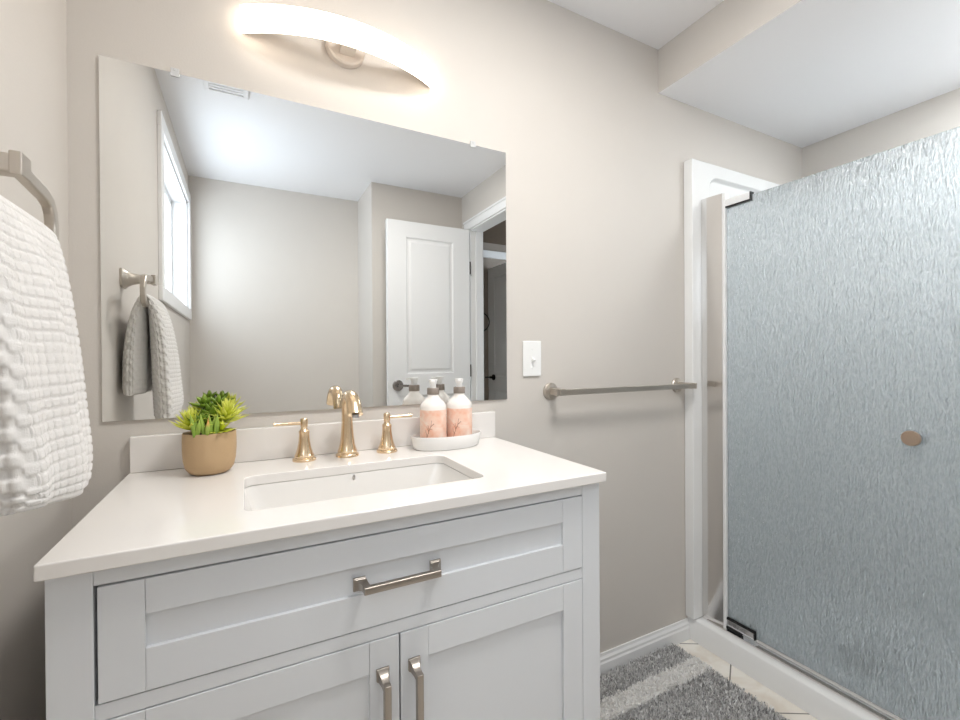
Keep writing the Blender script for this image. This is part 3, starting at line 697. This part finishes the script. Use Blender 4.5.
for i, (x, z, h, ya, yb) in enumerate(st):
    p0, p1 = st[max(0, i - 1)], st[min(NS, i + 1)]
    tx, tz = p1[0] - p0[0], p1[1] - p0[1]; l = math.hypot(tx, tz); tx /= l; tz /= l
    nx, nz = tz, -tx                       # outward (room side on the way up)
    s = L[i]; e = min(s, L[-1] - s)
    endk = math.sqrt(max(0.0, 1 - (1 - min(1, e / 0.008)) ** 2)) * 0.985 + 0.015
    ring = []; yc, hw = (ya + yb) / 2, (ya - yb) / 2
    for k in range(NT):
        cy, sx, vv = sect[k]
        # soft lengthways folds
        fold = 0.006 * math.sin(3.1 * cy * hw / 0.055 + 0.7 + 3 * s) * sm(h, 0.009, 0.02)
        side_groove = 0.003 * math.cos(sx * PI * 2.5) * sm(abs(cy), 0.93, 1.0) * sm(h, 0.012, 0.02)
        y = yc + (hw - 0.0) * cy + math.copysign(side_groove, cy) + 0.003 * math.sin(9 * s + 1.3)
        off = h * endk * sx + fold * abs(sx)
        # checker waffle relief
        u, v = s / SQ, vv
        hem = sm(e, 0.012, 0.016)
        cu, cv = math.sin(PI * u), math.sin(PI * v)
        q = cu * cv
        rel = math.tanh(q * 4.5) * 0.0024 * hem * min(1, h / 0.012)
        nrmy = cy ** 7 if abs(cy) > 0.9 else 0
        y += rel * nrmy
        ring.append((x + nx * (off + math.copysign(rel, sx) * (1 - abs(nrmy))), y, z + nz * (off + math.copysign(rel, sx) * (1 - abs(nrmy))) + (0.028 * (0.5 - 0.5 * cy) ** 1.5 if s < 0.05 else 0) * (1 - s / 0.05 if s < 0.05 else 0)))
    rings.append(ring)
verts = [p for r in rings for p in r]; faces = []
for i in range(NS):
    for k in range(NT):
        k2 = (k + 1) % NT; faces.append((i * NT + k, i * NT + k2, (i + 1) * NT + k2, (i + 1) * NT + k))
faces.append(tuple(reversed(range(NT)))); faces.append(tuple(NS * NT + k for k in range(NT)))
org = Vector((-0.25, -0.475, 0.935))
verts = [(a - org.x, b - org.y, c - org.z) for a, b, c in verts]
me = bpy.data.meshes.new('hand_towel'); me.from_pydata(verts, [], faces); me.update(); me.materials.append(M_TOWEL)
for p in me.polygons: p.use_smooth = True
tw = bpy.data.objects.new('hand_towel', me); C.objects.link(tw); tw.location = org
tag(tw, 'white waffle-textured hand towel folded over the ring on the left wall', 'towel')

# ---------------------------------------------------------------- potted succulents
PXc, PYc = -0.0715, -0.092
pt = thing('potted_succulent', 'mixed green and lime succulents in a beige ceramic pot on the countertop', 'potted plant', (PXc, PYc, TZ))
bm = bmesh.new(); lathe(bm, [(0.0, 0.0005), (0.030, 0.0005), (0.038, 0.005), (0.044, 0.014), (0.0475, 0.03), (0.049, 0.05), (0.049, 0.072), (0.0485, 0.0865), (0.0475, 0.088), (0.046, 0.0865), (0.0455, 0.074), (0.0, 0.074)], (PXc, PYc, TZ), 56, sx=1.02, sy=0.92)
finish('pot', bm, M_POT, pt, smooth=True, angle=50)
bm = bmesh.new(); lathe(bm, [(0.0, 0.070), (0.0445, 0.070), (0.0445, 0.080), (0.02, 0.084), (0.0, 0.084)], (PXc, PYc, TZ), 32, sx=1.0, sy=0.9); finish('soil', bm, M_SOIL, pt, smooth=True)
def leafset(name, m, leaves, parent):
    """leaves: (base, dir azimuth, elevation, length, width, thick, curl); tip shade 1"""
    verts, faces, sh_ = [], [], []
    for (b, az, el, ln, w, tk, curl, shb) in leaves:
        b = Vector(b); NL, NR = 9, 8; p = b.copy(); e = el; base = len(verts)
        for i in range(NL + 1):
            t = i / NL
            d = Vector((math.cos(e) * math.cos(az), math.cos(e) * math.sin(az), math.sin(e)))
            sd_ = Vector((-math.sin(az), math.cos(az), 0)); up = sd_.cross(d) * -1
            prof = (math.sin(PI * min(1, t * 0.86 + 0.12)) ** 0.75) * (1 - t ** 5 * 0.95) if t < 1 else 0.03
            for k in range(NR):
                a = 2 * PI * k / NR
                q = p + sd_ * (w / 2 * prof * math.cos(a)) + up * (tk / 2 * prof * math.sin(a) + abs(math.cos(a)) * w * 0.12 * prof)
                verts.append(q - Vector(parent.location)); sh_.append(max(0, min(1, shb + 0.5 * t + random.uniform(-0.04, 0.04))))
            p = p + d * (ln / NL); e += curl / NL
        for i in range(NL):
            for k in range(NR): k2 = (k + 1) % NR; faces.append((base + i * NR + k, base + i * NR + k2, base + (i + 1) * NR + k2, base + (i + 1) * NR + k))
        faces.append(tuple(base + NL * NR + k for k in range(NR)))
    me = bpy.data.meshes.new(name); me.from_pydata([tuple(v) for v in verts], [], faces); me.update()
    at = me.attributes.new('shade', 'FLOAT', 'POINT'); at.data.foreach_set('value', sh_)
    me.materials.append(m)
    for p in me.polygons: p.use_smooth = True
    o = bpy.data.objects.new(name, me); C.objects.link(o); o.parent = parent
    return o
def rosette(c, n, ln, w, tk, tilt=(0, 0), rings=4, shb=0.1, el0=0.15, el1=1.3, curl=0.5):
    out = []
    for r in range(rings):
        f = r / max(1, rings - 1)
        for k in range(n - r):
            az = 2 * PI * (k + 0.5 * (r % 2)) / (n - r) + random.uniform(-.1, .1)
            el = el0 + (el1 - el0) * f + random.uniform(-.08, .08) + tilt[0] * math.cos(az) + tilt[1] * math.sin(az)
            out.append((Vector(c) + Vector((0, 0, 0.004 * r)), az, el, ln * (1 - 0.38 * f) * random.uniform(.9, 1.08), w * (1 - 0.25 * f), tk, curl * random.uniform(.7, 1.2), shb + random.uniform(-.08, .15)))
    return out
TP = TZ + 0.088
def P_(dx, dy, dz=0.0): return (PXc + dx, PYc + dy, TP + dz)
def stem(parent, pts, m):
    bm = bmesh.new(); sweep(bm, pts, circ(0.0035, 8)); finish('stem', bm, m, parent, smooth=True)
g1 = leafset('green_rosette', M_LEAF_D, rosette(P_(0.003, 0.004, 0.026), 8, 0.042, 0.020, 0.008, rings=4, el0=0.05, el1=1.2, curl=0.45), pt)
stem(g1, [P_(0.003, 0.004, -0.008), P_(0.003, 0.004, 0.03)], M_LEAF_D)
g2 = leafset('green_rosette', M_LEAF_D, rosette(P_(-0.010, 0.012, 0.052), 7, 0.032, 0.015, 0.007, rings=3, shb=0.2, el0=0.1, el1=1.25), pt)
stem(g2, [P_(-0.010, 0.012, -0.008), P_(-0.010, 0.012, 0.055)], M_LEAF_D)
g4 = leafset('green_rosette', M_LEAF_D, rosette(P_(0.016, 0.008, 0.050), 7, 0.030, 0.015, 0.007, rings=3, shb=0.2, el0=0.1, el1=1.25), pt)
stem(g4, [P_(0.016, 0.008, -0.008), P_(0.016, 0.008, 0.053)], M_LEAF_D)
g3 = leafset('green_rosette', M_LEAF_D, rosette(P_(-0.012, -0.012, 0.018), 7, 0.033, 0.018, 0.008, rings=3, shb=0.0, el0=0.25, el1=1.2), pt)
# lime spiky bunches left and right
leafset('spiky_bunch', M_LEAF_Y, rosette(P_(-0.031, -0.008, 0.006), 13, 0.050, 0.0105, 0.003, tilt=(-0.15, 0), rings=5, shb=0.3, el0=0.25, el1=1.3, curl=0.25), pt)
leafset('spiky_bunch', M_LEAF_Y, rosette(P_(0.030, -0.004, 0.018), 14, 0.052, 0.011, 0.003, tilt=(0.2, 0), rings=6, shb=0.35, el0=0.0, el1=1.3, curl=0.3), pt)
leafset('spiky_bunch', M_LEAF_Y, rosette(P_(0.022, -0.026, 0.0), 8, 0.032, 0.010, 0.003, rings=3, shb=0.15, el0=0.1, el1=1.2, curl=0.2), pt)
# upright finger succulents in front with reddish cupped tips
fl = []
for (dx, dy) in ((-0.022, -0.036), (-0.004, -0.040), (0.010, -0.036)):
    for k in range(5):
        fl.append((Vector(P_(dx + random.uniform(-.004, .004), dy + random.uniform(-.003, .003), -0.006)), k * 2 * PI / 5 + random.uniform(-.3, .3), random.uniform(1.1, 1.4), random.uniform(0.038, 0.052), 0.0098, 0.0085, 0.2, random.choice((0.22, 0.3, 0.46))))
leafset('finger_succulent', M_LEAF_T, fl, pt)

# ---------------------------------------------------------------- soap tray and bottles
TXc, TYc = 0.480, -0.080
ty = bmesh.new()
lathe(ty, [(0.0, 0.0005), (0.090, 0.0005), (0.094, 0.003), (0.0985, 0.026), (0.101, 0.0325), (0.1005, 0.036), (0.0985, 0.036), (0.0965, 0.031), (0.092, 0.005), (0.0, 0.0035)], (TXc, TYc, TZ), 64, sx=1.0, sy=0.56)
tyo = centre(finish('soap_tray', ty, M_TRAY, smooth=True, angle=50)); tag(tyo, 'oval white ceramic tray holding two soap bottles on the countertop', 'tray')
M_BOTTLE = mat('frosted_white_bottle', (250, 244, 238), 0.25, sss=0.0)
M_PUMPCREAM = M_PUMPW
def bottle(x, y, label):
    z0 = TZ + 0.0042
    r = thing('soap_bottle', label, 'soap bottle', (x, y, z0), 'pump bottles on the tray')
    bm = bmesh.new(); lathe(bm, [(0.0, 0.0), (0.031, 0.0), (0.0342, 0.003), (0.0347, 0.008), (0.0347, 0.108), (0.0337, 0.113), (0.029, 0.120), (0.0155, 0.134), (0.0145, 0.137), (0.0145, 0.142), (0.0, 0.142)], (x, y, z0), 48)
    finish('bottle', bm, M_BOTTLE, r, smooth=True, angle=40)
    # wrap-round label: a thin sleeve
    bm = bmesh.new(); R0_, R1_ = 0.0348, 0.0351
    lathe(bm, [(R0_, 0.010), (R1_, 0.010), (R1_, 0.100), (R0_, 0.100)], (x, y, z0), 48, cap=False)
    lab = finish('label', bm, M_LABEL, r, smooth=True)
    def onlab(az, zz, rr_=0.0353): return (x + rr_ * math.sin(az), y - rr_ * math.cos(az), z0 + zz)
    bm = bmesh.new()      # branch drawing
    def ink(pts, w=0.0006): sweep(bm, [onlab(*p) for p in pts], circ(w, 5))
    a0_ = -0.36
    ink([(a0_ - 0.62, 0.012), (a0_ - 0.5, 0.03), (a0_ - 0.36, 0.045), (a0_ - 0.2, 0.058), (a0_ + 0.05, 0.066)])
    for (a, b, c, d) in ((-0.5, 0.03, -0.62, 0.048), (-0.36, 0.045, -0.42, 0.062), (-0.3, 0.05, -0.08, 0.05), (-0.2, 0.058, -0.12, 0.074), (-0.36, 0.045, -0.56, 0.058)):
        ink([(a0_ + a, b), (a0_ + (a + c) / 2, (b + d) / 2 + 0.002), (a0_ + c, d)], 0.0004)
    finish('branch_print', bm, M_INK, lab)
    bm = bmesh.new()      # rows of fine print
    for zz, h0, h1 in ((0.0275, 0.0, 0.62), (0.0235, 0.1, 0.5)):
        k = h0
        while k < h1:
            w = random.uniform(0.03, 0.07); ink([(k, zz), (k + w, zz)], 0.0004); k += w + 0.02
    sweep(bm, [onlab(0.3 + 0.03 * math.sin(2 * PI * k / 10), 0.0135 + 0.0012 * math.cos(2 * PI * k / 10)) for k in range(11)], circ(0.0004, 5), cap=False)
    finish('fine_print', bm, M_INKG, lab)
    bm = bmesh.new(); lathe(bm, [(0.0, 0.1395), (0.0155, 0.1395), (0.016, 0.1405), (0.016, 0.156), (0.0152, 0.157), (0.0, 0.157)], (x, y, z0), 36)
    finish('collar', bm, M_COLLAR, r, smooth=True, angle=40)
    bm = bmesh.new(); lathe(bm, [(0.0, 0.157), (0.0085, 0.157), (0.0082, 0.1665), (0.010, 0.170), (0.0118, 0.177), (0.0118, 0.1795), (0.0, 0.1805)], (x, y, z0), 28)
    d = Vector((-0.40, -0.92, 0)).normalized(); p0 = Vector((x, y, z0 + 0.1755))
    sweep(bm, [p0, p0 + d * 0.02, p0 + d * 0.033 + Vector((0, 0, -0.002))], rrect(0.010, 0.007, 0.002, 3), scales=[1, 0.85, 0.7])
    finish('pump', bm, M_PUMPCREAM, r, smooth=True, angle=45)
bottle(0.4405, -0.082, 'white pump bottle with peach label, left on the tray, nearer the faucet')
bottle(0.5195, -0.078, 'white pump bottle with peach label, right on the tray, nearer the light switch')

# ---------------------------------------------------------------- shag rug
rg = thing('shag_rug', 'grey shag bath rug with white stripe on the tile floor beside the vanity', 'rug', (1.08, -0.42, 0))
RX0, RX1, RY0, RY1 = 0.74, 1.445, -0.90, -0.022
finish('backing', bx(RX0, RX1, RY0, RY1, 0.0005, 0.006), M_BACKING, rg, bevel=0.003)
def stripe(y): return -0.182 < y < -0.116 or -0.867 < y < -0.787
def pile(name, m, want, n, hgt):
    verts, faces, sh_ = [], [], []; o = Vector(rg.location)
    for _ in range(n):
        x = random.uniform(RX0, RX1); y = random.uniform(RY0, RY1)
        if stripe(y) != want: continue
        if y < -0.55 and random.random() < 0.55: continue
        az = random.uniform(0, 2 * PI); ln = random.uniform(0.002, 0.009); h = hgt * random.uniform(0.75, 1.1)
        w = 0.0028 if want else 0.0018; a2 = random.uniform(0, PI); s = random.random(); cx_, cy_ = math.cos(a2) * w, math.sin(a2) * w
        tx, ty_ = x + ln * math.cos(az), y + ln * math.sin(az); mx_, my_ = x + ln * 0.3 * math.cos(az), y + ln * 0.3 * math.sin(az)
        b = len(verts)
        verts += [(x - cx_ - o.x, y - cy_ - o.y, 0.005), (x + cx_ - o.x, y + cy_ - o.y, 0.005), (mx_ + cx_ - o.x, my_ + cy_ - o.y, h * 0.6), (mx_ - cx_ - o.x, my_ - cy_ - o.y, h * 0.6),
                  (tx + cx_ * 0.7 - o.x, ty_ + cy_ * 0.7 - o.y, h), (tx - cx_ * 0.7 - o.x, ty_ - cy_ * 0.7 - o.y, h)]
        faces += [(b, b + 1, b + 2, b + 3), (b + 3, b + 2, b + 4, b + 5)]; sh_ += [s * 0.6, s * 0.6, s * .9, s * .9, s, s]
    # dense root mat of the pile under the loose tips
    for ya, yb in (((-0.180, -0.118), (-0.865, -0.789)) if want else ((-0.118, -0.024), (-0.787, -0.182))):
        b = len(verts); zt = 0.019 if want else 0.011
        verts += [(x - o.x, y - o.y, z) for z in (0.005, zt) for x, y in ((RX0 + .002, ya), (RX1 - .002, ya), (RX1 - .002, yb), (RX0 + .002, yb))]
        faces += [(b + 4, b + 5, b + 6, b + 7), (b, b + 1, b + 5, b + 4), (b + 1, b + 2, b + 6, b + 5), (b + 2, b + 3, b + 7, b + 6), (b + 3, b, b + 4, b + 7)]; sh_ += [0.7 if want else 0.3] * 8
    me = bpy.data.meshes.new(name); me.from_pydata(verts, [], faces); me.update()
    at = me.attributes.new('shade', 'FLOAT', 'POINT'); at.data.foreach_set('value', sh_); me.materials.append(m)
    ob_ = bpy.data.objects.new(name, me); C.objects.link(ob_); ob_.parent = rg; ob_['kind'] = 'stuff'
    return ob_
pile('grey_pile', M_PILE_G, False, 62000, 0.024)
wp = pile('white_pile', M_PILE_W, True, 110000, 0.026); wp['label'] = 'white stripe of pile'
